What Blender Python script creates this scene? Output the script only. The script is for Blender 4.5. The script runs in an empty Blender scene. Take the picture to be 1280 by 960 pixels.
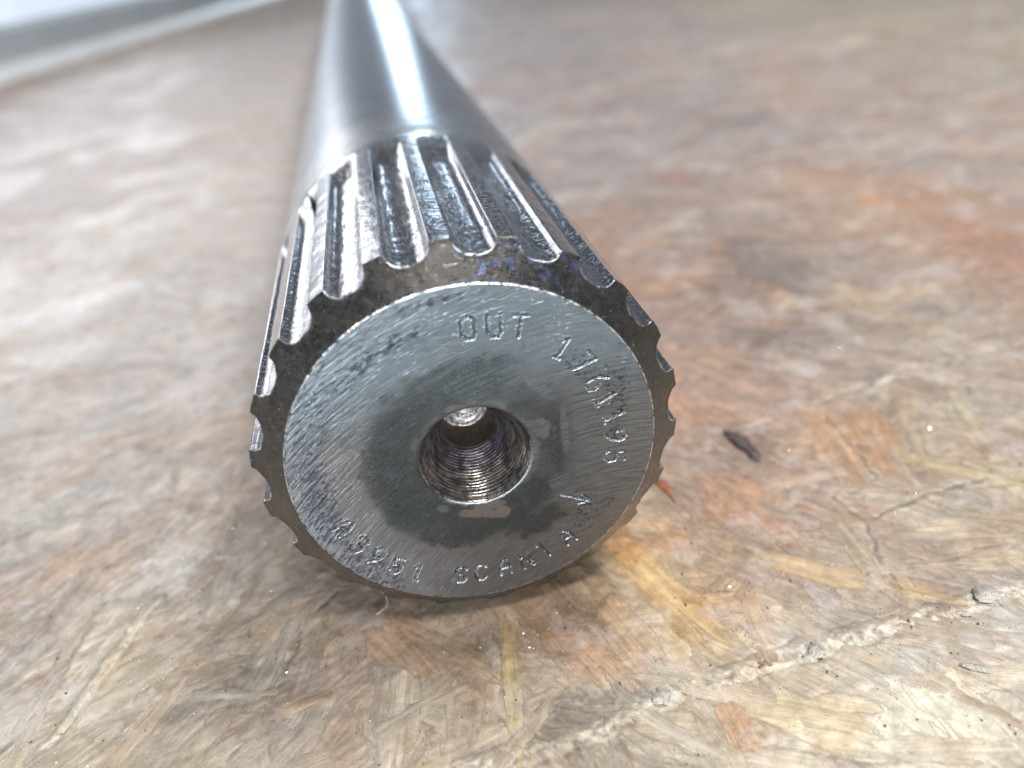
import bpy, bmesh, math, random
import numpy as np
from mathutils import Matrix, Vector

# ------------------------------------------------------------------ camera, world, lamps
scene = bpy.context.scene
col = scene.collection
MM = 0.001

cam_d = bpy.data.cameras.new("camera")
cam = bpy.data.objects.new("camera", cam_d)
col.objects.link(cam)
cam.matrix_world = Matrix(((0.978318, 0.176759, -0.107933, -0.004590), (-0.181301, 0.479007, -0.858884, -0.078446), (-0.100115, 0.859830, 0.500668, 0.080776), (0.000000, 0.000000, 0.000000, 1.000000)))
cam_d.sensor_width = 36
cam_d.lens = 28.23
cam_d.clip_start = 0.002
cam_d.clip_end = 60
cam_d.dof.use_dof = True
cam_d.dof.focus_distance = 0.097
cam_d.dof.aperture_fstop = 12.5
scene.camera = cam

world = bpy.data.worlds.new("World")
scene.world = world
world.use_nodes = True
wn = world.node_tree
wn.nodes['Background'].inputs[0].default_value = (0.80, 0.86, 1.0, 1)
wn.nodes['Background'].inputs[1].default_value = 0.22

scene.view_settings.view_transform = 'Standard'
scene.view_settings.look = 'None'
scene.view_settings.exposure = 0.30
scene.view_settings.gamma = 1
scene.view_settings.use_curve_mapping = False

def area(name, loc, target, sx, sy, power, color):
    d = bpy.data.lights.new(name, 'AREA')
    d.shape = 'RECTANGLE'; d.size = sx; d.size_y = sy
    d.energy = power; d.color = color
    o = bpy.data.objects.new(name, d)
    o.location = loc
    o.rotation_euler = (Vector(target) - Vector(loc)).to_track_quat('-Z', 'Y').to_euler()
    col.objects.link(o)
    return o
# daylight from a roof light, above and a little to the right
area("roof_light", (0.50, 0.30, 1.10), (0, .05, 0), 0.42, 0.42, 16, (0.93, 0.96, 1.0))
# tall narrow window at the far end of the workshop
area("far_window", (0.24, 3.0, 0.36), (0, .2, 0.03), 0.17, 0.95, 3.4, (0.60, 0.80, 1.0))
# open doorway at the back on the left
area("doorway", (-1.20, 3.0, 0.80), (0, .2, 0), 1.15, 0.9, 13, (0.93, 0.95, 1.0))
# unseen fill lamp added low on the left for the shaft's left band
area("left_fill", (-1.6, 0.7, 0.14), (0, .15, 0.04), 1.5, 0.22, 9, (0.92, 0.96, 1.0))
# small lamp added behind the viewer for the highlight streak on the end face
area("face_streak_fill", (-0.03, -1.20, 0.14), (0, 0, 0.03), 0.04, 0.05, 24, (0.86, 0.94, 1.0))
# unseen overhead lamp added to lighten the chamfer
area("overhead_fill", (0.10, -0.45, 1.20), (0, 0, 0), 0.40, 0.14, 9, (1.0, 0.985, 0.95))
# window behind the viewer
area("window_behind", (0.12, -2.2, 0.20), (0, 0, 0.03), 0.24, 0.18, 34, (0.88, 0.95, 1.0))

# ------------------------------------------------------------------ numpy helpers
rng = np.random.default_rng(7)
_T = rng.random((256, 256))
def vnoise(x, y, seed=0):
    x = np.asarray(x, float) + seed * 17.31; y = np.asarray(y, float) + seed * 9.73
    xi = np.floor(x).astype(int); yi = np.floor(y).astype(int)
    fx = x - xi; fy = y - yi
    fx = fx * fx * (3 - 2 * fx); fy = fy * fy * (3 - 2 * fy)
    a = _T[xi & 255, yi & 255]; b = _T[(xi + 1) & 255, yi & 255]
    c = _T[xi & 255, (yi + 1) & 255]; d = _T[(xi + 1) & 255, (yi + 1) & 255]
    return (a * (1 - fx) + b * fx) * (1 - fy) + (c * (1 - fx) + d * fx) * fy
def fbm(x, y, seed=0, octv=4):
    s = 0; w = 0.5; t = 0
    for i in range(octv):
        s = s + w * vnoise(x * 2 ** i, y * 2 ** i, seed + i * 3); t += w; w *= 0.5
    return s / t
def sstep(a, b, x):
    t = np.clip((x - a) / (b - a), 0, 1)
    return t * t * (3 - 2 * t)
def lin(c):
    c = np.asarray(c, float) / 255.0
    return np.where(c < .04045, c / 12.92, ((c + .055) / 1.055) ** 2.4)

def mesh_from(name, V, F, attrs=None, uv=None, smooth=True, mat=None, parent=None, link=True):
    """V (n,3) in mm, F (m,4) or (m,3) ints; attrs name -> (n,3) colour/vector"""
    me = bpy.data.meshes.new(name)
    V = np.asarray(V, np.float32) * MM
    F = np.asarray(F, np.int32)
    k = F.shape[1]
    me.vertices.add(len(V)); me.vertices.foreach_set('co', V.ravel())
    me.loops.add(F.size); me.loops.foreach_set('vertex_index', F.ravel())
    me.polygons.add(len(F))
    me.polygons.foreach_set('loop_start', np.arange(0, F.size, k, dtype=np.int32))
    me.polygons.foreach_set('use_smooth', np.full(len(F), smooth))
    me.update(calc_edges=True)
    for an, av in (attrs or {}).items():
        av = np.asarray(av, np.float32)
        if av.ndim == 1:
            a = me.attributes.new(an, 'FLOAT', 'POINT'); a.data.foreach_set('value', av)
        else:
            a = me.attributes.new(an, 'FLOAT_VECTOR', 'POINT'); a.data.foreach_set('vector', av.ravel())
    if uv is not None:
        l = me.uv_layers.new(name='UVMap')
        l.data.foreach_set('uv', np.asarray(uv, np.float32)[F.ravel()].ravel())
    me.validate()
    if mat: me.materials.append(mat)
    o = bpy.data.objects.new(name, me)
    if link: col.objects.link(o)
    if parent: o.parent = parent
    return o
def grid_faces(nr, nc, wrap=False, flip=False):
    i = np.arange(nr - 1)[:, None]; j = np.arange(nc if wrap else nc - 1)[None, :]
    j2 = (j + 1) % nc
    F = np.stack([i * nc + j, i * nc + j2, (i + 1) * nc + j2, (i + 1) * nc + j], -1).reshape(-1, 4)
    return F[:, ::-1] if flip else F
def tag(o, label=None, cat=None, group=None, kind=None):
    if label: o['label'] = label
    if cat: o['category'] = cat
    if group: o['group'] = group
    if kind: o['kind'] = kind
    return o
def empty(name, loc=(0, 0, 0)):
    o = bpy.data.objects.new(name, None)
    o.empty_display_size = .01
    o.location = loc
    col.objects.link(o)
    return o

# ------------------------------------------------------------------ material helper
class NT:
    def __init__(s, name):
        s.m = bpy.data.materials.new(name); s.m.use_nodes = True
        s.t = s.m.node_tree; s.n = s.t.nodes; s.l = s.t.links
        s.b = s.n['Principled BSDF']
    def new(s, typ, **kw):
        n = s.n.new(typ)
        for k, v in kw.items(): setattr(n, k, v)
        return n
    def put(s, sock, v):
        if isinstance(v, bpy.types.NodeSocket): s.l.new(v, sock)
        elif v is not None:
            if isinstance(v, (tuple, list)) and len(v) == 3 and sock.type == 'RGBA': v = tuple(v) + (1,)
            sock.default_value = v
    def attr(s, name, out='Vector'):
        return s.new('ShaderNodeAttribute', attribute_name=name).outputs[out]
    def math(s, op, a, b=None, c=None, clamp=False):
        n = s.new('ShaderNodeMath', operation=op, use_clamp=clamp)
        for i, v in enumerate((a, b, c)):
            if v is not None: s.put(n.inputs[i], v)
        return n.outputs[0]
    def vmath(s, op, a, b=None):
        n = s.new('ShaderNodeVectorMath', operation=op)
        s.put(n.inputs[0], a)
        if b is not None: s.put(n.inputs[1], b)
        return n.outputs['Value' if op == 'DOT_PRODUCT' else 'Vector']
    def comb(s, x, y, z):
        n = s.new('ShaderNodeCombineXYZ')
        for i, v in enumerate((x, y, z)): s.put(n.inputs[i], v)
        return n.outputs[0]
    def sep(s, v):
        n = s.new('ShaderNodeSeparateXYZ'); s.put(n.inputs[0], v); return n.outputs
    def noise(s, vec, scale, detail=3, rough=.55, dist=0):
        n = s.new('ShaderNodeTexNoise'); s.put(n.inputs['Vector'], vec)
        n.inputs['Scale'].default_value = scale; n.inputs['Detail'].default_value = detail
        n.inputs['Roughness'].default_value = rough; n.inputs['Distortion'].default_value = dist
        return n.outputs[0]
    def ramp(s, v, a, b, lo=0.0, hi=1.0):
        n = s.new('ShaderNodeMapRange', interpolation_type='SMOOTHSTEP')
        s.put(n.inputs[0], v); n.inputs[1].default_value = a; n.inputs[2].default_value = b
        s.put(n.inputs[3], lo); s.put(n.inputs[4], hi)
        return n.outputs[0]
    def mix(s, f, a, b, mode='MIX'):
        n = s.new('ShaderNodeMix', data_type='RGBA', blend_type=mode)
        s.put(n.inputs[0], f); s.put(n.inputs[6], a); s.put(n.inputs[7], b)
        return n.outputs[2]
    def mm(s):   # world position in millimetres
        g = s.new('ShaderNodeNewGeometry')
        n = s.new('ShaderNodeVectorMath', operation='SCALE'); s.l.new(g.outputs['Position'], n.inputs[0])
        n.inputs['Scale'].default_value = 1000.0
        return n.outputs[0]
    def bump(s, h, dist, strength=1.0, normal=None):
        n = s.new('ShaderNodeBump'); s.put(n.inputs['Height'], h)
        n.inputs['Distance'].default_value = dist; n.inputs['Strength'].default_value = strength
        if normal is not None: s.l.new(normal, n.inputs['Normal'])
        return n.outputs[0]
    def set(s, **kw):
        for k, v in kw.items(): s.put(s.b.inputs[k.replace('_', ' ')], v)
        return s.m

# ------------------------------------------------------------------ materials
def mat_board():
    k = NT("oily_worn_board")
    P = k.mm(); c = k.attr('Col'); g = k.attr('Grain'); wet = k.attr('Wet', 'Fac')
    gs = k.sep(g); ps = k.sep(P)
    du = k.math('ADD', k.math('MULTIPLY', ps[0], gs[0]), k.math('MULTIPLY', ps[1], gs[1]))
    dv = k.math('SUBTRACT', k.math('MULTIPLY', ps[1], gs[0]), k.math('MULTIPLY', ps[0], gs[1]))
    vec = k.comb(k.math('MULTIPLY', du, .16), k.math('MULTIPLY', dv, 2.2), k.math('MULTIPLY', gs[2], 60))
    fib = k.noise(vec, 1.0, 4, .62, .3)
    vec2 = k.comb(k.math('MULTIPLY', du, .05), k.math('MULTIPLY', dv, .6), k.math('MULTIPLY', gs[2], 31))
    band = k.noise(vec2, 1.0, 2, .5)
    mott = k.noise(k.vmath('ADD', P, k.comb(k.math('MULTIPLY', gs[2], 9), 0.0, 0.0)), .30, 5, .7)
    fine = k.noise(P, 6.5, 5, .8)
    v = k.ramp(fib, .28, .75, .80, 1.16)
    v = k.math('MULTIPLY', v, k.ramp(band, .25, .75, .82, 1.14))
    v = k.math('MULTIPLY', v, k.ramp(mott, .3, .7, .76, 1.18))
    v = k.math('MULTIPLY', v, k.ramp(fine, .25, .8, .72, 1.26))
    cc = k.mix(1.0, c, k.comb(v, v, v), 'MULTIPLY')
    wob = k.new('ShaderNodeTexNoise'); k.put(wob.inputs['Vector'], P); wob.inputs['Scale'].default_value = .09
    PW = k.vmath('ADD', P, k.vmath('MULTIPLY', k.vmath('SUBTRACT', wob.outputs['Color'], (.5, .5, .5)), (9, 9, 0)))
    oil = k.ramp(k.noise(PW, .05, 8, .68), .50, .57)             # varnish-like oil that has soaked in
    cc = k.mix(k.math('MULTIPLY', oil, .42), cc, k.mix(1.0, cc, (.82, .69, .56), 'MULTIPLY'))
    oil2 = k.ramp(k.noise(PW, .11, 7, .7), .58, .66)
    cc = k.mix(k.math('MULTIPLY', oil2, .5), cc, k.mix(1.0, cc, (.50, .43, .40), 'MULTIPLY'))
    grey = k.ramp(k.noise(k.vmath('ADD', PW, (300, 90, 0)), .07, 8, .72), .53, .60)
    cc = k.mix(k.math('MULTIPLY', grey, .34), cc, (.40, .365, .35))
    # pale dust caught in the fibres
    dust = k.math('MULTIPLY', k.ramp(k.noise(P, 1.9, 5, .75), .54, .74), k.ramp(k.noise(P, .11, 2, .5), .38, .6))
    cc = k.mix(k.math('MULTIPLY', dust, .55), cc, (.50, .46, .42))
    # dark specks of soaked-in oil
    spk = k.ramp(k.noise(P, .9, 3, .5), .70, .78)
    cc = k.mix(k.math('MULTIPLY', spk, .5), cc, (.07, .055, .05))
    pore = k.noise(k.comb(k.math('MULTIPLY', du, .35), k.math('MULTIPLY', dv, 3.0), k.math('MULTIPLY', gs[2], 13)), 1.0, 4, .7)
    cc = k.mix(k.ramp(pore, .60, .74, 0, .55), cc, k.mix(1.0, cc, (.35, .30, .28), 'MULTIPLY'))
    cc = k.mix(1.0, cc, (.97, .955, .93), 'MULTIPLY')
    h = k.math('ADD', k.math('MULTIPLY', fib, .06), k.math('MULTIPLY', fine, .05))
    h = k.math('SUBTRACT', h, k.ramp(pore, .60, .74, 0, .04))
    h = k.math('ADD', h, k.math('MULTIPLY', dust, .05))
    nrm = k.bump(h, MM, 1.0)
    rg = k.math('SUBTRACT', k.ramp(fine, .3, .75, .50, .70), k.math('MULTIPLY', wet, .16))
    spark = k.ramp(k.noise(P, 4.2, 1, .4), .72, .77)
    rg = k.math('MULTIPLY', rg, k.ramp(spark, 0, 1, 1, .35))
    return k.set(Base_Color=cc, Roughness=rg, Normal=nrm, Specular_IOR_Level=.32,
                 Coat_Weight=k.math('MULTIPLY', wet, .25), Coat_Roughness=.35)

def mat_face():
    k = NT("scratched_end_face_steel")
    P = k.mm(); uv = k.attr('Lap')          # u along lapping arcs, v across, both mm
    us = k.sep(uv)
    st = k.noise(k.comb(k.math('MULTIPLY', us[0], .22), k.math('MULTIPLY', us[1], 3.2), 0.0), 1.0, 4, .62, .25)
    st2 = k.noise(k.comb(k.math('MULTIPLY', us[0], .6), k.math('MULTIPLY', us[1], 9.0), 4.0), 1.0, 3, .6)
    pit = k.noise(P, 3.0, 4, .7)
    stain = k.attr('Stain', 'Fac'); dark = k.attr('Dark', 'Fac'); warm = k.attr('Warm', 'Fac'); blue = k.attr('Blue', 'Fac')
    # ragged transitions: oil film, its dark reflections put into the colour, breaks along the lapping lines
    d = k.ramp(k.math('ADD', dark, k.math('MULTIPLY', k.math('SUBTRACT', st, .5), 2.3)), .22, .80)
    s = k.ramp(k.math('ADD', stain, k.math('MULTIPLY', k.math('SUBTRACT', k.noise(k.comb(k.math('MULTIPLY', us[0], .75), k.math('MULTIPLY', us[1], 1.5), 9.0), 1.7, 5, .72), .5), 2.4)), .66, .86)
    base = k.mix(k.ramp(st, .3, .7), (.066, .071, .076), (.165, .170, .176))
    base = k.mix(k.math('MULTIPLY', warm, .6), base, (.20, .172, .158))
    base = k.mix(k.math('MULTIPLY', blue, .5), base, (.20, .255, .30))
    base = k.mix(k.math('MULTIPLY', d, .74), base, (.030, .037, .040))
    base = k.mix(k.math('MULTIPLY', s, .75), base, (.022, .025, .042))
    base = k.mix(k.ramp(pit, .60, .75, 0, .4), base, (.04, .04, .042))
    base = k.mix(k.attr('Punch', 'Fac'), base, (.02, .024, .028))
    h = k.math('ADD', k.math('MULTIPLY', st, .035), k.math('MULTIPLY', st2, .018))
    h = k.math('ADD', h, k.math('MULTIPLY', pit, .012))
    h = k.math('SUBTRACT', h, k.math('MULTIPLY', d, .006))
    nrm = k.bump(h, MM, 1.0)
    rg = k.math('ADD', k.ramp(pit, .3, .7, .32, .44), k.math('MULTIPLY', d, -.08))
    tan = k.new('ShaderNodeTangent', direction_type='UV_MAP', uv_map='UVMap').outputs[0]
    return k.set(Base_Color=base, Metallic=.92, Roughness=rg, Normal=nrm, Anisotropic=.9, Tangent=tan)

def mat_oily():
    """wet steel of the splines; Cham = 1 on the turned chamfer, which is browner and duller"""
    k = NT("wet_oily_steel")
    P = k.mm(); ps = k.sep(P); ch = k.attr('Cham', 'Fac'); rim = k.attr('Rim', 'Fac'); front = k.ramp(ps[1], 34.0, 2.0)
    n1 = k.noise(P, .45, 4, .6); n2 = k.noise(P, 2.4, 4, .65)
    sv = k.comb(ps[0], k.math('MULTIPLY', ps[1], .12), ps[2])
    streak = k.noise(sv, 2.6, 4, .6)
    steel = k.mix(k.ramp(streak, .35, .65), (.028, .028, .032), (.105, .104, .12))
    brown = k.mix(k.ramp(n1, .35, .66), (.048, .044, .039), (.068, .062, .056))
    c = k.mix(ch, steel, brown)
    c = k.mix(k.math('MULTIPLY', k.ramp(n2, .54, .72), .25), c, (.02, .016, .013))
    ir = k.math('MULTIPLY', k.ramp(k.noise(P, .8, 3, .6, .8), .55, .63), k.math('MULTIPLY', k.ramp(ps[0], -1.0, 4.0), k.math('MULTIPLY', k.ramp(ps[2], 44.5, 47.0), k.ramp(ps[1], 5.0, 3.0))))   # violet-blue reflections on the oil film, put into the colour
    c = k.mix(k.math('MULTIPLY', ir, .26), c, (.16, .24, .62))
    body = k.math('MULTIPLY', k.ramp(ps[1], 44.0, 57.0), .8)
    c = k.mix(body, c, (.20, .185, .175))
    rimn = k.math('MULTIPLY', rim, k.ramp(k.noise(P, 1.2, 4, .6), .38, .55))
    c = k.mix(rimn, c, (.80, .80, .80))  # bright edge line: bare metal with its glint put into the colour
    h = k.math('ADD', k.math('MULTIPLY', streak, .05), k.math('MULTIPLY', n2, k.math('ADD', .02, k.math('MULTIPLY', ch, .05))))
    nrm = k.bump(h, MM, .9)
    drops = k.math('MULTIPLY', k.ramp(k.noise(P, 1.7, 3, .6), .56, .70), k.math('ADD', .25, front))
    tiny = k.ramp(k.noise(P, 4.5, 2, .5), .62, .72)
    h2 = k.math('ADD', k.math('MULTIPLY', drops, k.ramp(ch, 0, 1, .22, .05)), k.math('MULTIPLY', tiny, .09))
    h2 = k.math('ADD', h2, k.math('MULTIPLY', n1, .12))
    cn = k.bump(h2, MM, 1.0)
    wet = k.noise(P, 1.1, 3, .6)
    rg = k.math('ADD', k.ramp(wet, .35, .65, .12, .26), k.math('MULTIPLY', ch, .12))
    return k.set(Base_Color=c, Metallic=.9, Roughness=rg, Normal=nrm,
                 Coat_Weight=k.math('SUBTRACT', 1.0, k.math('MULTIPLY', ch, .35)), Coat_Roughness=.05, Coat_Normal=cn, Coat_IOR=1.5)

def mat_body():
    k = NT("ground_shaft_steel")
    P = k.mm(); ps = k.sep(P)
    rings = k.noise(k.comb(k.math('MULTIPLY', ps[1], 3.0), k.math('MULTIPLY', ps[0], .12), k.math('MULTIPLY', ps[2], .12)), 1.0, 4, .6)
    n1 = k.noise(P, .12, 4, .6)
    c = k.mix(k.ramp(n1, .35, .68), (.38, .41, .44), (.32, .34, .36))
    film = k.math('MULTIPLY', k.ramp(ps[1], 84.0, 58.0), k.ramp(k.noise(P, .2, 4, .6), .30, .62))
    c = k.mix(k.math('MULTIPLY', film, .8), c, (.26, .235, .225))
    nrm = k.bump(rings, .012 * MM, .6)
    tan = k.new('ShaderNodeTangent', direction_type='UV_MAP', uv_map='UVMap').outputs[0]
    return k.set(Base_Color=c, Metallic=.95, Roughness=k.math('ADD', .25, k.math('MULTIPLY', film, .16)), Normal=nrm, Anisotropic=.4, Tangent=tan)

def mat_hole():
    k = NT("turned_centre_hole_steel")
    P = k.mm(); ps = k.sep(P)
    y = ps[1]
    turn = k.noise(k.comb(k.math('MULTIPLY', y, 4.5), k.math('MULTIPLY', ps[0], .25), k.math('MULTIPLY', ps[2], .25)), 1.0, 3, .6)
    n = k.noise(P, .9, 4, .6)
    c = k.mix(k.ramp(turn, .4, .6), (.15, .13, .115), (.36, .33, .305))
    c = k.mix(k.ramp(n, .42, .62, .05, .75), c, (.045, .035, .032))
    heat = k.math('MULTIPLY', k.ramp(y, 3.8, 5.2), k.ramp(y, 8.4, 7.0))
    c = k.mix(k.math('MULTIPLY', heat, .17), c, (.16, .13, .34))
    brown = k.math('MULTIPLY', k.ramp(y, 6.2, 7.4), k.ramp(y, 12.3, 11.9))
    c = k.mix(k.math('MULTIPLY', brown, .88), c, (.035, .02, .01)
    )
    c = k.mix(k.math('MULTIPLY', k.ramp(y, 11.9, 12.3), k.ramp(k.noise(P, 2.2, 3, .6), .35, .6)), c, (.8, .77, .74))
    h = k.math('ADD', k.math('MULTIPLY', turn, .035), k.math('MULTIPLY', n, .08))
    return k.set(Base_Color=c, Metallic=.9, Specular_IOR_Level=.1, Roughness=k.math('ADD', .24, k.math('MULTIPLY', brown, .4)), Normal=k.bump(h, MM, .9), Coat_Weight=k.math('MULTIPLY', .5, k.ramp(y, 7.5, 5.5)), Coat_Roughness=.08)

def mat_simple(name, c, rough=.5, metal=0.0, bumpd=0.0, bs=2.0, trans=0.0, coat=0.0, var=.25):
    k = NT(name)
    P = k.mm(); n = k.noise(P, bs, 4, .6)
    lo = tuple(x * (1 - var) for x in c); hi = tuple(min(1, x * (1 + var)) for x in c)
    cc = k.mix(k.ramp(n, .3, .7), lo, hi)
    kw = dict(Base_Color=cc, Roughness=rough, Metallic=metal, Coat_Weight=coat)
    if bumpd: kw['Normal'] = k.bump(n, bumpd * MM, 1)
    if trans: kw['Transmission_Weight'] = trans
    return k.set(**kw)

M_board = mat_board(); M_face = mat_face(); M_body = mat_body(); M_hole = mat_hole()
M_chamfer = M_tooth = mat_oily()
M_dent = mat_simple("punched_steel", (.07, .075, .08), .36, .95, .10, 6, var=.9)

# ------------------------------------------------------------------ bench top
ANCH = np.array([(-149,347,390.3,188,178,176),(-115,188,257.0,200,192,186),(-77,56,148.3,180,170,162),(-66,114,199.3,178,168,163),(-77,395,438.8,185,172,165),(-40,55,150.9,160,145,135),(-50,3,105.1,185,172,150),(-30,4,108.3,180,165,145),(-57,-7,96.5,190,175,145),(-0,-11,98.8,185,165,130),(-3,-1,107.2,175,150,125),(8,0,109.5,165,140,115),(20,2,111.8,205,168,110),(28,-7,105.4,185,150,110),(35,9,120.2,165,135,110),(51,15,126.3,185,145,105),(48,47,154.0,178,140,118),(79,156,250.4,150,130,120),(76,284,360.7,150,138,138),(137,537,584.0,155,142,138),(197,295,382.7,160,145,135),(309,335,429.3,160,145,125),(98,129,229.7,168,142,120),(84,108,210.4,120,105,98),(131,127,231.8,182,142,105),(136,89,199.8,158,115,92),(99,56,167.2,170,150,125),(68,61,167.9,125,115,108),(72,16,130.3,165,145,120),(96,29,143.9,170,155,135),(78,6,121.6,185,165,120),(52,-5,109.9,150,130,110),(66,5,120.1,140,125,110),(60,-10,106.0,200,190,165),(46,-15,100.5,195,180,150),(33,-20,94.6,205,185,150),(47,-29,88.2,222,210,180),(21,-25,89.4,190,170,130),(15,-20,92.9,178,168,148),(69,-10,107.4,195,180,150),(-19,1,106.9,185,160,135),(-37,22,123.3,165,150,135),(-54,49,144.4,165,155,148),(-22,-9,98.3,172,150,128),(65,105,205.5,165,125,100),(50,76,179.1,160,120,100),(69,49,158.1,165,145,130),(100,89,195.5,150,128,112),(198,230,327.4,165,140,122),(147,290,373.6,150,135,130),(121,361,431.7,150,136,134),(29,-28,87.6,195,178,145),(-9,-15,94.8,180,162,132),(-39,-7,98.3,180,165,140),(-70,21,119.0,165,152,140),(51,29,138.6,170,130,105),(39,28,136.4,150,128,112),(67,23,135.5,175,140,105),], float)  # board tones, with the light falling on them kept in the colour
FLK = [(16.5,13.3,26.6,-12.1,9.6,205,168,105),(19.3,14.3,21.2,4.6,6.8,200,140,80),(37.5,21.2,44.0,-0.6,8.4,178,130,92),(35.7,2.0,56.8,-13.5,5.0,200,165,115),(51.5,5.2,51.0,-11.3,5.4,165,148,120),(70.8,31.3,64.8,12.2,6.2,182,135,88),(-28.8,-8.6,-22.8,-7.2,2.7,172,140,100),(23.3,-19.8,23.5,-26.9,3.1,190,130,80),(1.8,0.7,-1.0,-22.0,2.7,205,180,110),(74.1,100.8,82.7,76.1,8.8,120,100,95),(138.4,108.2,131.4,66.9,11.3,160,120,100),(131.5,140.1,134.3,116.2,9.6,190,145,100),(88.4,190.1,92.0,162.1,10.5,160,122,105),(77.0,88.6,82.3,71.7,6.4,185,150,115),(34.6,66.1,40.6,32.3,12.4,178,128,98),(61.8,36.0,58.7,9.9,6.9,180,135,95),(80.2,35.3,68.6,8.8,6.8,165,145,118),(87.8,32.5,82.6,13.0,5.7,178,162,135),(3.5,9.9,13.4,-16.0,7.3,165,125,95),(10.6,9.5,17.4,-15.9,5.5,185,150,115),(82.3,71.7,116.7,71.0,8.3,165,140,112),(100.2,162.3,112.1,127.9,8.4,150,130,118),(-34.8,2.3,-22.2,17.6,6.5,188,165,140),(-56.9,-5.4,-48.0,17.5,2.7,205,190,165),(-62.0,-4.1,-57.2,17.6,2.0,150,138,125),(-18.8,6.6,-2.3,-10.5,6.0,180,148,118),(-16.7,3.0,-10.1,-8.4,4.8,190,150,112),(-56.1,60.0,-39.3,94.8,7.8,172,160,152),(-126.8,266.3,-92.4,328.4,20.2,178,168,164),(-103.6,129.0,-90.3,176.1,15.7,206,200,198),(60.1,67.9,72.7,56.9,7.0,110,103,98),(24.6,-20.2,37.8,-28.1,6.3,205,185,145),(47.0,-21.5,49.3,-33.1,6.2,225,215,190),(93.4,81.3,96.1,57.3,5.3,180,158,125),(66.6,18.4,81.4,4.6,4.3,185,165,122),(76.9,118.1,76.3,91.5,4.7,190,150,112),(-45.8,41.3,-22.3,38.4,8.0,170,155,146),]
CRACKS = [
 ([(44.6,29.7),(60.3,33.1),(71.0,35.6),(84.4,39.4),(110.1,40.3)], .35, -1),
 ([(63.8,33.8),(63.1,22.0),(62.0,12.0)], .28, -1),
 ([(56.3,3.7),(69.6,6.4),(83.4,7.1)], .35, -1),
 ([(-30.4,-12.3),(-29.1,-4.5),(-26.5,5.7),(-22.1,10.7)], .35, -1),
 ([(50.8,-4.3),(51.9,-10.8)], .25, -1),
 ([(53.3,9.6),(54.7,3.3),(50.3,-13.3)], .3, -1),
 ([(-62.6,-5.1),(-59.3,2.4),(-56.4,19.1)], .45, -1),
 ([(-8,-21.5),(3.3,-21.1),(11.3,-19.4),(19.7,-17.7),(30.4,-16.4),(41.3,-15.5),(57.1,-14.6),(66.7,-13.7),(80,-12.5)], 1.05, 1),
 ([(-56.9,-5.4),(-53.2,6.0),(-48.0,17.5)], .6, 1),
]
def axis_pts(a, b, step, lo, hi, growth):
    p = list(np.arange(a, b + 1e-6, step))
    s = step; x = p[-1]
    while x < hi: s = s * (1 + growth); x += s; p.append(x)
    s = step; x = p[0]; q = []
    while x > lo: s = s * (1 + growth); x -= s; q.append(x)
    return np.array(q[::-1] + p)
GX = axis_pts(-64, 88, .235, -2600, 2600, .016)
GY = axis_pts(-34, 48, .225, -700, 4200, .011)
X, Y = np.meshgrid(GX, GY)            # rows = Y

def base_colour(x, y):
    """broad colour of the board, from the tones seen on it, light included"""
    x = np.asarray(x, float); y = np.asarray(y, float)
    num = np.zeros(x.shape + (3,)); den = np.zeros(x.shape)
    wx = x + 9 * (fbm(x * .05, y * .05, 5) - .5) * np.clip((np.abs(y) + 60) / 90, 1, 6)
    wy = y + 9 * (fbm(x * .05, y * .05, 9) - .5) * np.clip((np.abs(y) + 60) / 90, 1, 6)
    for ax, ay, dep, r, g, b in ANCH:
        rad = dep * .062; ry = rad * (1 + dep / 160)
        w = np.exp(-(((wx - ax) / rad) ** 2 + ((wy - ay) / ry) ** 2) * .5) + 1e-5 / (1 + ((wx - ax) ** 2 + (wy - ay) ** 2) / 900)
        num += w[..., None] * lin((r, g, b)); den += w
    q = num / den[..., None]
    g = q.mean(-1, keepdims=True)
    return g + (q - g) * .70
ALB = .79
C = base_colour(X, Y) * ALB
TH = np.full(X.shape, .6) + (fbm(X * .02, Y * .02, 2) - .5) * 1.5
RN = vnoise(X * .03, Y * .03, 4)
H = (fbm(X * .09, Y * .09, 3) - .5) * .5
WET = sstep(.45, .7, fbm(X * .05, Y * .05, 21))

def stamp(cx, cy, L, Wd, ang, rgb, rnd, lift, soft=.18, strength=1.0):
    R_ = .5 * math.hypot(L, Wd) + 1
    i0, i1 = np.searchsorted(GX, [cx - R_, cx + R_]); j0, j1 = np.searchsorted(GY, [cy - R_, cy + R_])
    if i1 - i0 < 2 or j1 - j0 < 2: return
    sl = (slice(j0, j1), slice(i0, i1))
    x = X[sl] - cx; y = Y[sl] - cy
    ca, sa = math.cos(ang), math.sin(ang)
    u = x * ca + y * sa; v = -x * sa + y * ca
    wob = (fbm(u * .12, v * .12 + rnd * 50, 11, 2) - .5)
    uu = np.abs(u + (vnoise(u * .02 + rnd * 9, v * 1.6, 8) - .5) * L * .28) / (L * .5)      # splintered ends
    vv = np.abs(v + wob * Wd * .9) / (Wd * .5 * (1 - .25 * np.clip(np.abs(u) / (L * .5), 0, 1) * (rnd * 2 % 1)))
    a = (1 - sstep(1 - soft, 1 + soft * .3, uu)) * (1 - sstep(1 - soft, 1 + soft * .2, vv))
    ac = (a * strength)[..., None]
    C[sl] = C[sl] * (1 - ac) + np.asarray(rgb) * ac
    m = a > .45
    TH[sl][m] = ang; RN[sl][m] = rnd
    edge = a * (1 - a) * 4
    H[sl] = H[sl] + a * lift * .5 - edge * .035 * strength
    C[sl] *= (1 - .04 * edge * strength)[..., None]

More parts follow.
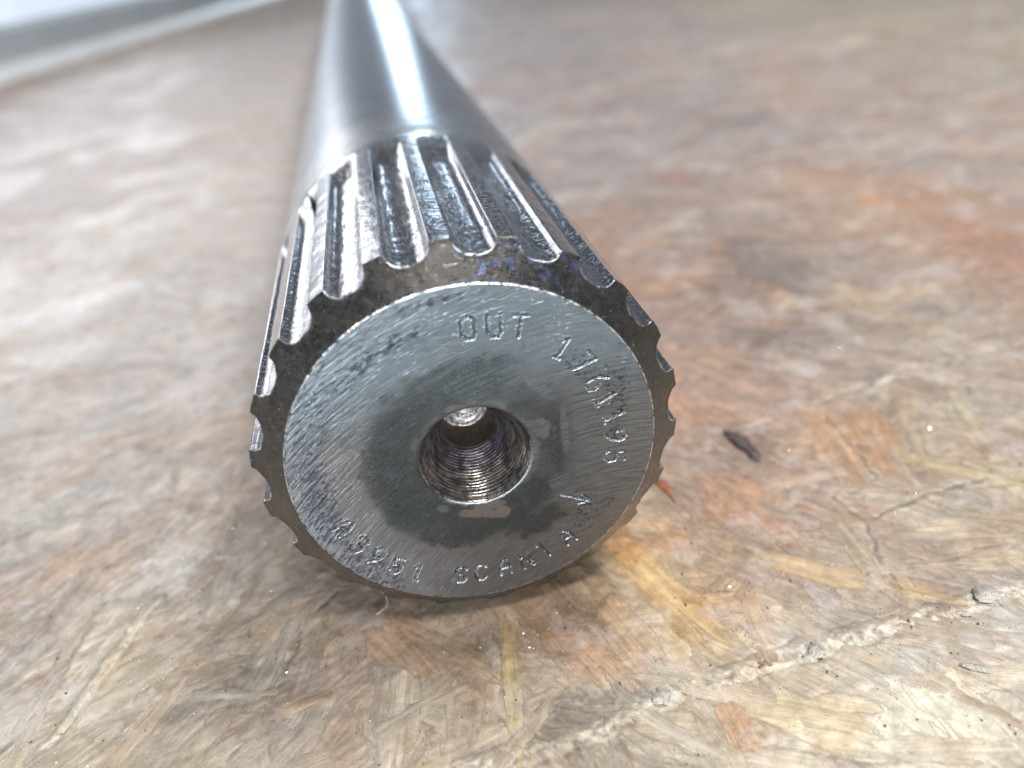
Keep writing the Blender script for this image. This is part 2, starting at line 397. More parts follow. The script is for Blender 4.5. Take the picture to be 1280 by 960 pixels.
def strand_colour(x, y, r):
    b = base_colour(np.array([x]), np.array([y]))[0] * ALB
    t = r.random()
    k = 1 + (r.random() - .5) * .30
    if t < .22: b = b * .8 + .2 * lin((188, 145, 98))
    elif t < .34: b = b * .82 + .18 * lin((165, 108, 82))
    elif t < .5: b = b * .72 + .28 * lin((205, 192, 172))
    elif t < .64: b = b * .75 + .25 * lin((100, 92, 92))
    return b * k
r = random.Random(11)
near = []
for i in range(700):
    near.append((r.uniform(-75, 105), r.uniform(-45, 75), r.uniform(8, 28), r.uniform(3.0, 11)))
for i in range(1500):
    y = r.uniform(60, 420) if i % 3 else r.uniform(400, 1500)
    sc = max(1, y / 160)
    near.append((r.uniform(-1, 1) * (120 + y * .9), y, r.uniform(14, 34) * sc, r.uniform(5, 12) * sc))
for x, y, L, Wd in near:
    a0 = .75 if x < -5 else -.9
    if y > 70: a0 = .2
    ang = a0 + r.gauss(0, .33)
    stamp(x, y, L, Wd, ang, strand_colour(x, y, r), r.random(), r.uniform(-.06, .10), soft=r.uniform(.25, .8), strength=r.uniform(.25, .75))
for x0, y0, x1, y1, w, R8, G8, B8 in FLK:
    stamp((x0 + x1) / 2, (y0 + y1) / 2, math.hypot(x1 - x0, y1 - y0), w, math.atan2(y1 - y0, x1 - x0),
          lin((R8, G8, B8)) * ALB, r.random(), r.uniform(.02, .06), soft=.4, strength=.5)

def poly_dist(x, y, pts):
    best = np.full(x.shape, 1e9)
    for (ax, ay), (bx, by) in zip(pts[:-1], pts[1:]):
        dx, dy = bx - ax, by - ay
        t = np.clip(((x - ax) * dx + (y - ay) * dy) / (dx * dx + dy * dy), 0, 1)
        best = np.minimum(best, np.hypot(x - ax - t * dx, y - ay - t * dy))
    return best
i0, i1 = np.searchsorted(GX, [-75, 120]); j0, j1 = np.searchsorted(GY, [-45, 60])
sl = (slice(j0, j1), slice(i0, i1)); xs, ys = X[sl], Y[sl]
wbx = xs + (fbm(xs * .5, ys * .5, 31) - .5) * 1.6; wby = ys + (fbm(xs * .5, ys * .5, 37) - .5) * 1.6
for pts, w, sgn in CRACKS:
    d = poly_dist(wbx, wby, pts)
    if sgn < 0:
        a = np.exp(-(d / w) ** 2) * sstep(.2, .5, fbm(xs * .3, ys * .3, 41))
        H[sl] -= a * .14
        C[sl] *= (1 - .38 * a)[..., None]
        b = np.exp(-((d - w * 2.2) / (w * 1.2)) ** 2) * .35 * sstep(.4, .6, fbm(xs * .8, ys * .8, 43))
        C[sl] = C[sl] * (1 - b[..., None]) + lin((200, 190, 175)) * ALB * b[..., None]
    else:      # a proud, pale, crumbly ridge
        ww = w * (.6 + 1.0 * fbm(xs * .22, ys * .22, 47))
        crumb = fbm(xs * 1.3, ys * 1.3, 53)
        a = np.exp(-(d / ww) ** 2) * sstep(.30, .60, crumb + .10) * sstep(.24, .44, fbm(xs * .12, ys * .3, 49))
        H[sl] += a * (.12 + .38 * crumb)
        C[sl] = C[sl] * (1 - .7 * a[..., None]) + (lin((190, 180, 165)) * ALB)[None, None] * (.7 + .6 * crumb[..., None]) * .7 * a[..., None]
        cl = np.exp(-((d - ww * 1.25) / .3) ** 2)
        H[sl] -= cl * .08; C[sl] *= (1 - .3 * cl * sstep(.35, .6, fbm(xs * .6, ys * .6, 59)))[..., None]
# crumbled, scuffed patches and oil-soaked patches
def patch(cx, cy, rx, ry, rgb, amt, rough=0.0, seed=1):
    R_ = max(rx, ry) * 1.7
    i0, i1 = np.searchsorted(GX, [cx - R_, cx + R_]); j0, j1 = np.searchsorted(GY, [cy - R_, cy + R_])
    sl = (slice(j0, j1), slice(i0, i1)); x, y = X[sl], Y[sl]
    d = np.hypot((x - cx) / rx, (y - cy) / ry) + (fbm(x * 3 / rx, y * 3 / rx, seed) - .5) * 1.4
    a = (1 - sstep(.55, 1.0, d)) * amt
    C[sl] = C[sl] * (1 - a[..., None]) + lin(rgb) * ALB * a[..., None]
    if rough: H[sl] += a * rough * (fbm(x * 1.6, y * 1.6, seed + 5) - .35)
patch(9, -17.5, 7, 3.5, (135, 125, 112), .7, .5, 61)
patch(16, -18, 4, 2.4, (190, 182, 170), .5, .7, 62)
patch(36.4, -16.6, 2.2, 1.4, (188, 182, 172), .45, .8, 63)
patch(60.6, -14, 4.5, 2.4, (200, 192, 178), .5, .9, 64)
patch(-26, -19, 4, 3, (150, 140, 128), .5, .3, 65)
patch(45.5, 25, 9, 7, (120, 105, 98), .45, 0, 66)
patch(34, 17, 7, 6, (138, 112, 96), .5, 0, 67)
patch(27, 8, 7, 5, (188, 138, 95), .45, 0, 68)
patch(-44, 30, 9, 12, (205, 200, 196), .45, .25, 69)
patch(-36, 24, 8, 8, (140, 130, 124), .45, .1, 70)
patch(83, 100, 14, 20, (112, 100, 95), .6, 0, 71)
patch(4, -20, 5, 4, (120, 110, 100), .45, .2, 72)
patch(-9, -3.5, 8, 2.5, (120, 108, 98), .35, 0, 73)

GR = np.stack([np.cos(TH), np.sin(TH), RN], -1)
H2 = H + (fbm(X * .9, Y * .9, 77, 3) - .5) * .12
# keep the board just clear of the shaft that rests on it
clear = np.exp(-(X / 9.0) ** 2) * sstep(-8, -1, Y)
H2 = H2 * (1 - .75 * clear) - .22 * clear
far = sstep(300, 900, np.hypot(X, Y)); H2 = H2 * (1 - far)
V = np.stack([X, Y, H2 - .15], -1).reshape(-1, 3)
board = mesh_from("bench_top", V, grid_faces(len(GY), len(GX)),
                  {'Col': np.clip(C, .01, .9).reshape(-1, 3), 'Grain': GR.reshape(-1, 3), 'Wet': WET.ravel()}, mat=M_board)
tag(board, kind='structure')

def hgt(x, y):
    i = np.clip(np.searchsorted(GX, x), 1, len(GX) - 1); j = np.clip(np.searchsorted(GY, y), 1, len(GY) - 1)
    return H2[j, i] - .15

# raised wood strands, each a thin slab pressed into the board
def strand(x0, y0, x1, y1, w, rgb, rnd, lift=.14):
    L = math.hypot(x1 - x0, y1 - y0); ang = math.atan2(y1 - y0, x1 - x0); ca, sa = math.cos(ang), math.sin(ang)
    nu, nv = 9, 5
    rr = random.Random(int(rnd * 1e6))
    pu, pv = [], []
    V = []; Cc = []
    e0 = [rr.uniform(-.5, .5) for _ in range(nv)]; e1 = [rr.uniform(-.5, .5) for _ in range(nv)]
    wl = [rr.uniform(.8, 1.12) for _ in range(nu)]; wr = [rr.uniform(.8, 1.12) for _ in range(nu)]
    tap = rr.uniform(.45, 1)
    for i in range(nu):
        for j in range(nv):
            s = i / (nu - 1); t = j / (nv - 1) * 2 - 1
            u = s * L
            if i == 0: u += e0[j] * w * .5
            if i == nu - 1: u += e1[j] * w * .5
            hw = w * .5 * (wl[i] if t < 0 else wr[i]) * (1 - (1 - tap) * s)
            v = t * hw
            x = x0 + u * ca - v * sa; y = y0 + u * sa + v * ca
            edge = (i in (0, nu - 1)) or (j in (0, nv - 1))
            z = float(hgt(x, y)) + (-.04 if edge else lift * (.8 + .4 * rr.random()))
            V.append((x, y, z)); k = .96 + .08 * rr.random(); Cc.append([c * k * (.85 if edge else 1) for c in rgb])
    n = nu * nv
    o = mesh_from("wood_strand", V, grid_faces(nu, nv, flip=True),
                  {'Col': Cc, 'Grain': [(ca, sa, rnd)] * n, 'Wet': [.3] * n}, mat=M_board, parent=board)
    return o
def ok_spot(x0, y0, x1, y1):
    return not (min(x0, x1) < 24 and max(x0, x1) > -24 and max(y0, y1) > -3)
ns = 0
for x0, y0, x1, y1, w, R8, G8, B8 in FLK:
    if y0 < 62 and ok_spot(x0, y0, x1, y1):
        strand(x0, y0, x1, y1, w * .75, (lin((R8, G8, B8)) * .45 + .55 * base_colour(np.array([(x0 + x1) / 2]), np.array([(y0 + y1) / 2]))[0]) * ALB, r.random(), .05); ns += 1
tries = 0
while ns < 70 and tries < 2000:
    tries += 1
    x, y = r.uniform(-62, 92), r.uniform(-32, 45)
    L = r.uniform(8, 20); w = r.uniform(2.2, 5.0)
    ang = (.75 if x < -5 else -.9) + r.gauss(0, .6)
    x1, y1 = x + L * math.cos(ang), y + L * math.sin(ang)
    if not ok_spot(x, y, x1, y1): continue
    strand(x, y, x1, y1, w, strand_colour(x, y, r) * .35 + .65 * base_colour(np.array([x]), np.array([y]))[0] * ALB, r.random(), r.uniform(.02, .06)); ns += 1

# ------------------------------------------------------------------ splined shaft
R1, R2, RR, DCH = 22.0, 26.09, 24.45, 3.28       # face radius, tip radius, groove root radius, chamfer depth
ZC = R2                                           # axis height
NT_ = 22
PH = math.radians(7.6)                            # one groove centre, from the top towards +x
SPL_END = 57.0; BODY_END = 900.0
shaft = empty("splined_shaft")
tag(shaft, "oily steel shaft with a splined end, its stamped round end face towards the viewer", "shaft")
def P3(r_, th, y):
    return np.stack([r_ * np.sin(th), y, ZC + r_ * np.cos(th)], -1)

pitch = 2 * math.pi / NT_
def groove(phi):
    """0 on the tooth tip, 1 in the groove; phi measured from the groove centre"""
    x = np.abs(phi) / (pitch / 2)
    return np.sqrt(np.clip(1 - (x / .66) ** 2.4, 0, 1)) ** .9
def r_spline(phi, y, th, k):
    tip = R2 + (fbm(th * 9, y * .35, 100 + k) - .5) * .12
    gd = (R2 - RR) * groove(phi) * (1 - sstep(SPL_END - 13 - 3 * math.cos(k * 2.1), SPL_END - .5 - 2 * (math.sin(k * 3.3) + 1), y))
    gd = gd + (fbm(th * 30, y * .5, 130) - .5) * .12 * groove(phi)
    rp = tip - gd
    rc = R1 + np.clip(y, 0, None) / DCH * (R2 - R1 + .05)
    # rolled burr along the edge where chamfer and flank meet
    dlt = rp - rc
    nick = fbm(th * 40, y * .4, 55)
    lip = np.exp(-((dlt - .0) / .22) ** 2) * (.05 + .20 * nick)
    k_ = .16
    m = np.minimum(rp, rc) - k_ * np.exp(-np.abs(dlt) / k_) * .5
    return m + lip * (y > .8)
ys_front = np.concatenate([np.arange(1.45, 5.2, .075), np.arange(5.2, 12, .22), np.arange(12, SPL_END - 12, .8), np.arange(SPL_END - 12, SPL_END + .01, .45)])
ys_front[-1] = SPL_END
RJ = R1 + 1.45 / DCH * (R2 - R1 + .05)
nphi = 68
for t in range(NT_):
    # a piece runs from groove centre to groove centre with one tooth between
    phi = np.linspace(0, pitch, nphi)
    th = PH + t * pitch + phi
    TH2, YY = np.meshgrid(th, ys_front)
    ph = np.minimum(phi, pitch - phi)[None, :] + 0 * YY
    ax = r_spline(ph, YY, TH2, t)
    ax[0, :] = RJ
    kk = 1
    # seam: same radius on both sides of the groove centre
    b = (fbm(TH2 * 30, YY * .5, 130) - .5) * .12
    tipn_a = (fbm(TH2 * 9, YY * .35, 100 + t) - .5) * .12
    w = np.minimum(phi, pitch - phi)[None, :] / (pitch / 2)
    fade = sstep(0, .25, w + 0 * YY)
    ax = np.where(ax < RJ + .0, ax, ax)
    V = P3(ax - tipn_a * (1 - fade) * (ax < R1 + YY / DCH * (R2 - R1) - .25), TH2, YY).reshape(-1, 3)
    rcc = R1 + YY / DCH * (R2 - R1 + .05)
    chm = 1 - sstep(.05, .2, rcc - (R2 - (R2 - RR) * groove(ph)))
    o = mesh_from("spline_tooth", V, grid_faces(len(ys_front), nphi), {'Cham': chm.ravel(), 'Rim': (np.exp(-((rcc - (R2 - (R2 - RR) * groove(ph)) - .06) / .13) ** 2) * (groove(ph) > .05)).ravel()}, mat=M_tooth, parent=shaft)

# chamfer ring (face edge to groove root)
nth = 880
rows = [(R1 - .12, -.0), (R1 - .02, .03)] + [(R1 + y / DCH * (R2 - R1 + .05), y) for y in np.linspace(.10, 1.45, 20)]
th = np.linspace(0, 2 * np.pi, nth, endpoint=False)
V = []
for i, (rr_, y) in enumerate(rows):
    q = np.full(nth, rr_)
    if i > 2 and i < len(rows) - 1:
        q = q + (fbm(th * 26, np.full(nth, y * 1.2), 140) - .5) * .10
    V.append(P3(q, th, np.full(nth, y)))
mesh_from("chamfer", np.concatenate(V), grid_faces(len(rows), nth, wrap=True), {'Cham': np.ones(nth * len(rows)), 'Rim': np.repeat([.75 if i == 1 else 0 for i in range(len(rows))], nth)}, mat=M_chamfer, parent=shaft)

# plain body, thicker-walled root where the splines run out
yb = np.concatenate([np.arange(SPL_END, 80, 1.5), np.geomspace(80, BODY_END, 60)])
th = np.linspace(0, 2 * np.pi, 180, endpoint=False)
TH2, YB = np.meshgrid(th, yb)
RB = R2 - .05 + 0 * TH2
V = P3(RB, TH2, YB).reshape(-1, 3)
uv = np.stack([TH2 / 6.2832, YB / 200], -1).reshape(-1, 2)
mesh_from("shaft_body", V, grid_faces(len(yb), len(th), wrap=True), uv=uv, mat=M_body, parent=shaft)
Vd = np.concatenate([P3(np.full(180, R2 - .02), th, np.full(180, BODY_END)), [[0, BODY_END, ZC]]])
mesh_from("far_end_cap", Vd, [(i, 180, (i + 1) % 180) for i in range(180)], mat=M_body, parent=shaft)

# stamped characters: polylines on a 0..1 x 0..1.6 cell
FONT = {
 'O': [[(.2,0),(0,.3),(0,1.3),(.2,1.6),(.7,1.6),(.9,1.3),(.9,.3),(.7,0),(.2,0)]],
 'U': [[(0,1.6),(0,.35),(.2,0),(.7,0),(.9,.35),(.9,1.6)]],
 'T': [[(0,1.6),(.95,1.6)],[(.5,1.6),(.5,0)]],
 '1': [[(.2,1.3),(.5,1.6),(.5,0)],[(.28,0),(.72,0)]],
 '7': [[(0,1.6),(.9,1.6),(.35,0)]],
 '6': [[(.8,1.6),(.3,1.2),(.02,.6),(.05,.2),(.3,0),(.65,0),(.88,.25),(.88,.6),(.65,.85),(.3,.85),(.08,.6)]],
 '9': [[(.1,0),(.6,.35),(.88,1.0),(.85,1.4),(.6,1.6),(.25,1.6),(.02,1.35),(.02,1.0),(.25,.75),(.6,.75),(.84,1.0)]],
 '5': [[(.85,1.6),(.1,1.6),(.08,.9),(.5,1.0),(.85,.8),(.9,.35),(.6,0),(.2,0),(0,.25)]],
 '3': [[(.05,1.4),(.3,1.6),(.65,1.6),(.85,1.3),(.7,.95),(.35,.85),(.7,.75),(.9,.4),(.7,0),(.25,0),(0,.25)]],
 'A': [[(0,0),(.05,.9),(.3,1.6),(.6,1.6),(.88,.9),(.92,0)],[(.05,.7),(.88,.7)]],
 'S': [[(.88,1.35),(.65,1.6),(.2,1.6),(.02,1.3),(.15,.95),(.75,.65),(.9,.3),(.65,0),(.2,0),(0,.25)]],
 'C': [[(.85,1.35),(.6,1.6),(.25,1.6),(.02,1.3),(.02,.3),(.25,0),(.6,0),(.85,.25)]],
 'N': [[(0,0),(0,1.6),(.9,0),(.9,1.6)]],
 'I': [[(.45,1.6),(.45,0)],[(.15,1.6),(.45,1.6)]],
 '>': [[(.45,-1.1),(.45,1.6)],[(.05,.75),(.45,1.6),(.95,.75)]],
}
STAMPS = [('O',1.2,16.8,0),('U',4.1,16.5,4),('T',6.8,16.0,12),
 ('1',11.4,12.4,38),('7',13.7,10.1,55),('6',15.1,7.3,57),('1',16.1,4.8,66),('1',17.0,2.1,74),('9',17.1,-.8,88),('5',16.9,-3.7,97),
 ('>',12.3,-9.3,118),
 ('A',-17.0,-6.6,62),('3',-15.6,-9.6,54),('9',-14.0,-12.0,44),('5',-11.9,-14.1,32),('1',-9.6,-15.9,26),
 ('S',-4.2,-17.7,10),('C',-1.6,-18.0,4),('A',1.6,-17.9,-2),('N',4.4,-17.5,-16),('I',7.0,-16.4,-30),('A',10.1,-15.0,-30)]
DOTS = []            # per stamp: list of (x, z)
rs = random.Random(5)
for ch, cx, cz, rot in STAMPS:
    sz = 1.62 if cz > 0 or cx > 14 else 1.5
    a = math.radians(rot); ux, uz = math.sin(a), math.cos(a); rx, rz = math.cos(a), -math.sin(a)
    pts = []
    for pl in FONT[ch]:
        for (ax_, az_), (bx_, bz_) in zip(pl[:-1], pl[1:]):
            L = math.hypot(bx_ - ax_, bz_ - az_) * sz
            n = max(1, round(L / .33))
            for i in range(n + 1):
                s = i / n
                u = (ax_ + (bx_ - ax_) * s - .45) * sz; v = (az_ + (bz_ - az_) * s - .8) * sz
                x = cx + rx * u + ux * v + rs.uniform(-.035, .035); z = cz + rz * u + uz * v + rs.uniform(-.035, .035)
                if all((x - p[0]) ** 2 + (z - p[1]) ** 2 > .22 ** 2 for p in pts): pts.append((x, z))
    DOTS.append((ch, pts))

# end face
HR = 6.8
rr1 = np.concatenate([[HR], np.arange(HR + .06, R1 - .14, .118), [R1 - .12]])
nf = 1160
th = np.linspace(0, 2 * np.pi, nf, endpoint=False)
TF, RF = np.meshgrid(th, rr1)
FX, FZ = RF * np.sin(TF), RF * np.cos(TF)
D = (fbm(FX * .35, FZ * .35, 150) - .5) * .03
PUN = np.zeros(FX.shape)
for ch, pts in DOTS:
    px = np.array(pts)
    bx0, bx1, bz0, bz1 = px[:, 0].min() - .6, px[:, 0].max() + .6, px[:, 1].min() - .6, px[:, 1].max() + .6
    m = (FX > bx0) & (FX < bx1) & (FZ > bz0) & (FZ < bz1)
    x, z = FX[m], FZ[m]
    dd = np.min(np.hypot(x[:, None] - px[None, :, 0], z[:, None] - px[None, :, 1]), 1)
    PUN[m] = np.maximum(PUN[m], .85 * np.exp(-(dd / .19) ** 4))
    D[m] += .17 * np.exp(-(dd / .155) ** 2) - .03 * np.exp(-((dd - .27) / .1) ** 2)
# rounded outer edge of the bore
D += .12 * np.exp(-(RF - HR) / .12)
LCX, LCZ = 17.0, -40.0                      # centre of the lapping arcs
lr = np.hypot(FX - LCX, FZ - LCZ); la = np.arctan2(FX - LCX, FZ - LCZ)
Lap = np.stack([la * 45, lr, 0 * lr], -1)
def blob(x, z, cx, cz, rx, rz, rot=0, seed=0, amp=.5):
    a = math.radians(rot); u = (x - cx) * math.cos(a) + (z - cz) * math.sin(a); v = -(x - cx) * math.sin(a) + (z - cz) * math.cos(a)
    d = np.hypot(u / rx, v / rz) + (fbm(x * .9, z * .9, 200 + seed) - .5) * amp * 2
    return 1 - sstep(*((.45, 1.3) if amp > .4 else (.75, 1.1)), d)
ang = np.degrees(TF); ang = np.where(ang > 180, ang - 360, ang)
rin = RF + (fbm(FX * .25, FZ * .25, 160) - .5) * 4
dark = (1 - sstep(10.8, 14.6, rin)) * (.62 + .5 * sstep(0, 1, .5 + .5 * np.cos(np.radians(ang + 130))))
dark = dark * (.45 + .9 * fbm(FX * .5, FZ * .5, 163))
dark *= sstep(HR + .1, HR + 1.2, RF + (fbm(FX * .8, FZ * .8, 161) - .5) * 2)
dark = np.maximum(dark, .9 * blob(FX, FZ, -8.5, -3.0, 4.6, 8.0, 12, 1))
dark = np.maximum(dark, .95 * blob(FX, FZ, -4.5, -10.5, 5.0, 2.6, -10, 2))
dark = np.maximum(dark, .8 * blob(FX, FZ, 6.5, -11.5, 4.8, 2.2, 20, 3))
dark = np.maximum(dark, .8 * blob(FX, FZ, 9.6, .5, 1.6, 7.0, 0, 4))
dark = np.maximum(dark, .62 * blob(FX, FZ, -2.0, 10.5, 9.0, 2.6, 14, 5))
for cx, cz, rx, rz, rot, s, am in ((8.3, 2.2, 1.1, 1.5, 20, 6, .95), (-.4, -8.6, 3.4, .75, -14, 7, 1), (2.2, -8.9, 1.0, 1.3, 30, 8, 1), (.8,-7.6,2.6,.6,5,14,.9),
                               (-5.0, -6.6, 1.0, .6, -35, 9, .9), (-2.2, 7.2, .8, .45, 20, 10, .9),
                               (10.9, 1.2, .55, 4.2, 0, 11, .8), (8.6, 7.6, 2.6, .7, -48, 12, .8), (9.6, -5.6, 1.5, 1.0, 30, 13, .8)):
    dark = dark * (1 - am * .85 * blob(FX, FZ, cx, cz, rx, rz, rot, s, .39))
sp = sstep(.45, .75, fbm(FX * .25, FZ * .25, 170))
stain = .25 + .42 * sstep(15.5, 18.5, RF) * sstep(40, 95, np.abs(ang + 85) * -1 + 135) * (FX < 0)
stain = stain + .30 * blob(FX, FZ, 13.5, 9.5, 4.2, 2.2, -50, 20) + .28 * blob(FX, FZ, 13.5, -11.5, 4, 3.0, 40, 21) + .45 * blob(FX, FZ, -8.5, 15.5, 6.5, 1.0, 27, 22) \
        + .5 * blob(FX, FZ, -1.5, 20.6, 5, .6, 3, 23) + .35 * blob(FX, FZ, -18.5, -3, 2.0, 6, 0, 24) + .32 * blob(FX, FZ, 17.5, 5, 1.5, 7, -5, 25) \
        + .3 * blob(FX, FZ, -14, -15, 5, 1.8, -48, 26)
stain = np.minimum(stain * .90 + .03 + .12 * sstep(12, 17, RF) * (FX > 3), .74)
warm = sstep(-6, -14, FZ) * .55 + .5 * blob(FX, FZ, -15, -2, 4, 8, 0, 27, .3) + .9 * blob(FX, FZ, .3, -8.4, 4, 1.6, 0, 28, .3) + .3 * sstep(10, 16, FX) * (1 - sstep(4, 9, FZ))  # warm patches; the bottom gradient puts the board's reflection into the colour
blue = sstep(4, 14, FZ) * .9 + .4 * blob(FX, FZ, 2, 9.5, 6, 1.6, 0, 29)  # bluish reflected light on the upper face, put into the colour
V = np.stack([FX, D, ZC + FZ], -1).reshape(-1, 3)
f32 = lambda a_: np.clip(a_, 0, 1.2).ravel()
uv = np.stack([la * .9, lr * .02], -1).reshape(-1, 2)
mesh_from("end_face", V, grid_faces(len(rr1), nf, wrap=True), {'Lap': Lap.reshape(-1, 3), 'Stain': f32(stain), 'Punch': f32(PUN), 'Dark': f32(dark), 'Warm': f32(warm), 'Blue': f32(blue)},
          uv=uv, mat=M_face, parent=shaft)

# burrs thrown up round each punched dot: one part per character
names = {'>': 'stamped_arrow'}
tang = np.linspace(0, 2 * np.pi, 7, endpoint=False)
for ch, pts in DOTS:
    V = []; F = []
    for (x, z) in pts:
        if rs.random() < .55: continue
        b0 = len(V); R_ = .145 + rs.uniform(-.02, .03)
        hh = rs.uniform(.01, .05)
        for kx, (dr, y) in enumerate(((-.055, .03), (0, -hh), (.06, .03))):
            for a in tang:
                q = R_ + dr + rs.uniform(-.015, .015)
                V.append((x + q * math.sin(a), y, ZC + z + q * math.cos(a)))
        for i in range(2):
            for j in range(7):
                F.append((b0 + i * 7 + j, b0 + i * 7 + (j + 1) % 7, b0 + (i + 1) * 7 + (j + 1) % 7, b0 + (i + 1) * 7 + j))
    o = mesh_from(names.get(ch, "stamped_digit" if ch.isdigit() else "stamped_letter"), V, F, mat=M_dent, parent=shaft)
    o['label'] = "punched arrow" if ch == '>' else "punched character " + ch

# centre hole: cone, drilled bore, drill point
prof = [(HR, .0 + .12), (HR - .12, .25)]
for s in np.linspace(0.04, 1, 60): prof.append((HR - .1 - s * 3.5, .3 + s * 7.2))
for s in np.linspace(.05, 1, 14): prof.append((3.2 - .05 * s, 7.5 + s * 4.6))
for s in np.linspace(.15, 1, 8): prof.append((3.15 * (1 - s) + .02, 12.1 + s * 2.6))
nth = 160; th = np.linspace(0, 2 * np.pi, nth, endpoint=False)
V = []
for i, (q, y) in enumerate(prof):
    g = .045 * math.sin(i * 1.9) if 4 < i < 60 else 0
    V.append(P3(np.full(nth, q + g) + (fbm(th * 5, np.full(nth, y), 180) - .5) * (.08 if i > 1 else 0), th, np.full(nth, y)))
mesh_from("centre_hole", np.concatenate(V), grid_faces(len(prof), nth, wrap=True, flip=True), mat=M_hole, parent=shaft)

# ------------------------------------------------------------------ pale metal panel behind, upper left
A0 = np.array([-319., 728.]); A1 = np.array([-132., 1456.])
dv = (A1 - A0) / np.linalg.norm(A1 - A0); nv = np.array([-dv[1], dv[0]])   # away from the bench, to the left
pan = empty("metal_panel", (A0[0] * MM, A0[1] * MM, 0))
tag(pan, "pale blue-grey curved metal panel with a bright lower lip, out of focus behind the shaft", "metal panel")
def sweep(name, prof, s0, s1, mat, n=24):
    V = []
    for t in np.linspace(s0, s1, n):
        for (o_, z) in prof:
            p = A0 + dv * t + nv * o_
            V.append((p[0] - A0[0], p[1] - A0[1], z))
    return mesh_from(name, V, grid_faces(n, len(prof), flip=True), mat=mat, parent=pan)
M_panel = mat_simple("pale_lit_sheet", (.60, .66, .74), .32, .0, .05, .01, coat=.3, var=.06)  # upper part of the sheet, its sky reflection put into the pale colour
M_lip = mat_simple("highlit_bent_lip", (.88, .87, .85), .25, .6, .02, .02, var=.05)  # bent lip with its edge highlight put into the bright colour
lip = [(0, -.4)] + [(11 - 11 * math.cos(a), 12 * math.sin(a)) for a in np.linspace(0.0, 1.45, 9)] + [(22, 12)]
sweep("lower_lip", lip, -160, 1400, M_lip)
M_band = mat_simple("grey_reflection_band", (.20, .21, .215), .35, .0, .05, .01, coat=.2, var=.06)  # dark reflection at the foot of the sheet, painted as a grey band
sweep("dark_reflection_band", [(20, 10), (21, 20), (23, 36), (27, 42)], -160, 1400, M_band)
wall = [(24, 38), (30, 44), (40, 60), (62, 84), (100, 108), (170, 132), (310, 160), (700, 190), (720, 180), (720, 0)]
sweep("curved_sheet", wall, -160, 1400, M_panel)

# ------------------------------------------------------------------ loose bits lying about
M_darkchip = mat_simple("oily_dark_chip", (.045, .026, .020), .34, .0, .25, 2.0, coat=.5)
M_brown = mat_simple("brown_flake", (.20, .075, .03), .3, 0, .08, 1.2, coat=.6)
M_pale = mat_simple("pale_wood", (.34, .30, .255), .85, 0, .5, 3.5)
M_grey = mat_simple("grey_grit", (.45, .43, .40), .65, 0, .6, 3.5)
M_lint = mat_simple("lint", (.62, .58, .52), .6)

def chip(name, p0, p1, w, h, mat, label, cat, seed, curl=0.0, nu=14, nv=9, taper=1.0, group=None):
    rr = random.Random(seed)
    L = math.hypot(p1[0] - p0[0], p1[1] - p0[1]); ang = math.atan2(p1[1] - p0[1], p1[0] - p0[0])
    ca, sa = math.cos(ang), math.sin(ang)
    cx, cy = (p0[0] + p1[0]) / 2, (p0[1] + p1[1]) / 2
    z0 = float(hgt(cx, cy))
    V = []; nr = nv * 2
    for i in range(nu):
        s = i / (nu - 1)
        env = math.sin(math.pi * min(max(s, .02), .98)) ** .55 * (1 - (1 - taper) * s)
        cu = curl * math.sin(math.pi * s) * w
        for j in range(nr):
            a = 2 * math.pi * j / nr
            k = 1 + (1.3 if name in ('grit_lump', 'dark_shaving') else .5) * (float(fbm(s * 6 + seed, math.cos(a) * 2.2 + seed + math.sin(a) * 1.7, seed)) - .5)
            v = math.cos(a) * w / 2 * env * k + cu; z = max(math.sin(a), -.3) * h * env * k + h * .28
            u = (s - .5) * L
            V.append((u * ca - v * sa, u * sa + v * ca, z))
    o = mesh_from(name, V, grid_faces(nu, nr, wrap=True), mat=mat)
    o.location = (cx * MM, cy * MM, (z0 - (.22 * h if name == 'grit_lump' else 0)) * MM)
    tag(o, label, cat, group)
    return o
chip("dark_shaving", (45.2, 31.4), (46.8, 21.0), 2.7, .4, M_darkchip, "flat dark brown-black ragged oily shaving lying on the board right of the shaft", "shaving", 3, .3)
chip("brown_flake", (29.2, 22.5), (30.4, 15.4), 2.2, .5, M_brown, "translucent brown pointed flake beside the lower right edge of the shaft", "flake", 4, .3, taper=.3)
chip("grit_lump", (35.4, -16.9), (37.6, -16.6), 2.0, .55, M_pale, "small grey crumbly lump on the pale ridge below the shaft, middle of the ridge", "grit", 5)
chip("grit_lump", (59.2, -14.9), (62.4, -13.6), 2.6, .7, M_pale, "large pale crumbly lump at the right end of the pale ridge", "grit", 6)
chip("grit_lump", (15.0, -18.6), (17.4, -17.8), 1.9, .5, M_pale, "rough whitish lump at the left end of the pale ridge", "grit", 7)
chip("wood_splinter", (51.2, -22.6), (53.8, -24.6), .8, .4, M_pale, "short pale splinter lying on the overexposed board at lower right", "splinter", 8)
chip("wood_splinter", (76.5, 36.6), (82.0, 38.2), 1.5, .5, M_pale, "whitish splinter by the crack well right of the shaft", "splinter", 9)
chip("wood_splinter", (55.8, -15.6), (57.2, -16.5), .6, .35, M_pale, "tiny white splinter just left of the large pale lump", "splinter", 10)

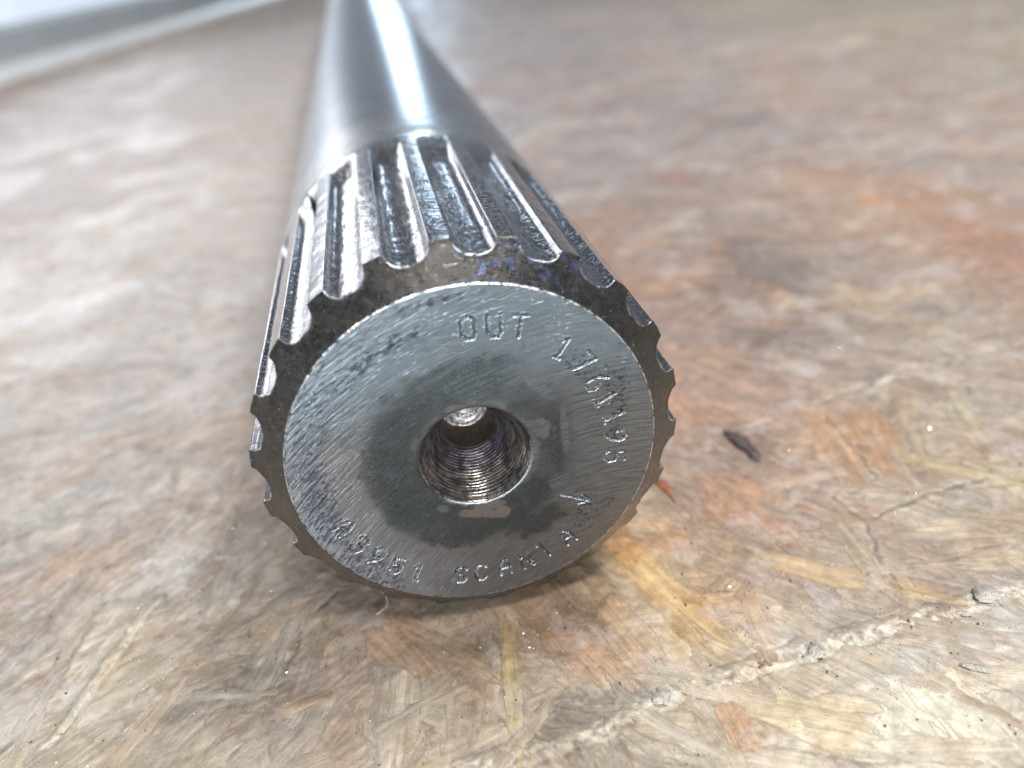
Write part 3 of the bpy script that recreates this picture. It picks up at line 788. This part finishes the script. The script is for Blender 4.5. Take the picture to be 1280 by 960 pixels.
def fibre(pts, rad, label, seed):
    rr = random.Random(seed)
    P = np.array(pts, float); n = 22
    for _ in range(3):      # round the bends off
        A_, B_ = P[:-1], P[1:]
        P = np.concatenate([P[:1], np.stack([A_ * .75 + B_ * .25, A_ * .25 + B_ * .75], 1).reshape(-1, 3), P[-1:]])
    t = np.linspace(0, len(P) - 1, n); i = np.clip(t.astype(int), 0, len(P) - 2); f = (t - i)[:, None]
    f = f * f * (3 - 2 * f); Q = P[i] * (1 - f) + P[i + 1] * f
    V = []
    for q in range(n):
        d = Q[min(q + 1, n - 1)] - Q[max(q - 1, 0)]; d /= np.linalg.norm(d) + 1e-9
        s = np.cross(d, (0, 0, 1)); s /= np.linalg.norm(s) + 1e-9; u = np.cross(s, d)
        z = float(hgt(Q[q][0], Q[q][1]))
        for a in range(5):
            c_ = math.cos(a * 1.2566) * rad; s_ = math.sin(a * 1.2566) * rad
            V.append(Q[q] + s * c_ + u * s_ + (0, 0, z + rad))
    o = mesh_from("lint_fibre", V, grid_faces(n, 5, wrap=True), mat=M_lint)
    tag(o, label, "fibre")
fibre([(-17, 10.5, .1), (-15.4, 8.2, .9), (-14.6, 6.0, .2), (-16.5, 4.6, .1)], .035, "thin curled pale fibre just under the left of the shaft's rim", 1)

# countless crumbs and glassy specks
def crumbs(name, n, mat, lo, hi, seed, xr=(-64, 92), yr=(-33, 60)):
    rr = np.random.default_rng(seed)
    V = []; F = []
    T = np.array([(1, 0, -.5), (-.5, .87, -.5), (-.5, -.87, -.5), (0.1, 0, .8), (.5, .6, .25)])
    TF = [(0, 1, 4), (0, 4, 3), (4, 1, 3), (1, 2, 3), (2, 0, 3), (0, 2, 1)]
    c = 0
    while c < n:
        x, y = rr.uniform(*xr), rr.uniform(*yr)
        if abs(x) < 27 and y > -1 and abs(x) < 10 + y * 2: continue
        if vnoise(x * .12, y * .12, 91) < rr.random() * .8: continue
        s = lo + (hi - lo) * rr.random() ** 3
        a = rr.random() * 6.28; R3 = np.array([[math.cos(a), -math.sin(a), 0], [math.sin(a), math.cos(a), 0], [0, 0, 1]])
        q = (T * rr.uniform(.6, 1.3, (5, 3))) @ R3.T * s + (x, y, float(hgt(x, y)) + s * .3)
        b = len(V); V += list(q); F += [(i + b, j + b, k + b) for i, j, k in TF]; c += 1
    o = mesh_from(name, V, F, mat=mat, smooth=False)
    return o
tag(crumbs("pale_crumbs", 1500, M_pale, .04, .26, 1), "pale crumbs and dust scattered over the board", "crumbs", kind='stuff')
tag(crumbs("metal_filings", 1000, mat_simple("bright_filing", (.65, .66, .7), .22, 1.0), .03, .09, 2), "tiny bright metal filings glinting on the board", "filings", kind='stuff')
tag(crumbs("dark_crumbs", 700, mat_simple("dark_crumb", (.05, .042, .04), .35, 0, coat=.5), .05, .34, 3), "dark oily crumbs scattered over the board", "crumbs", kind='stuff')
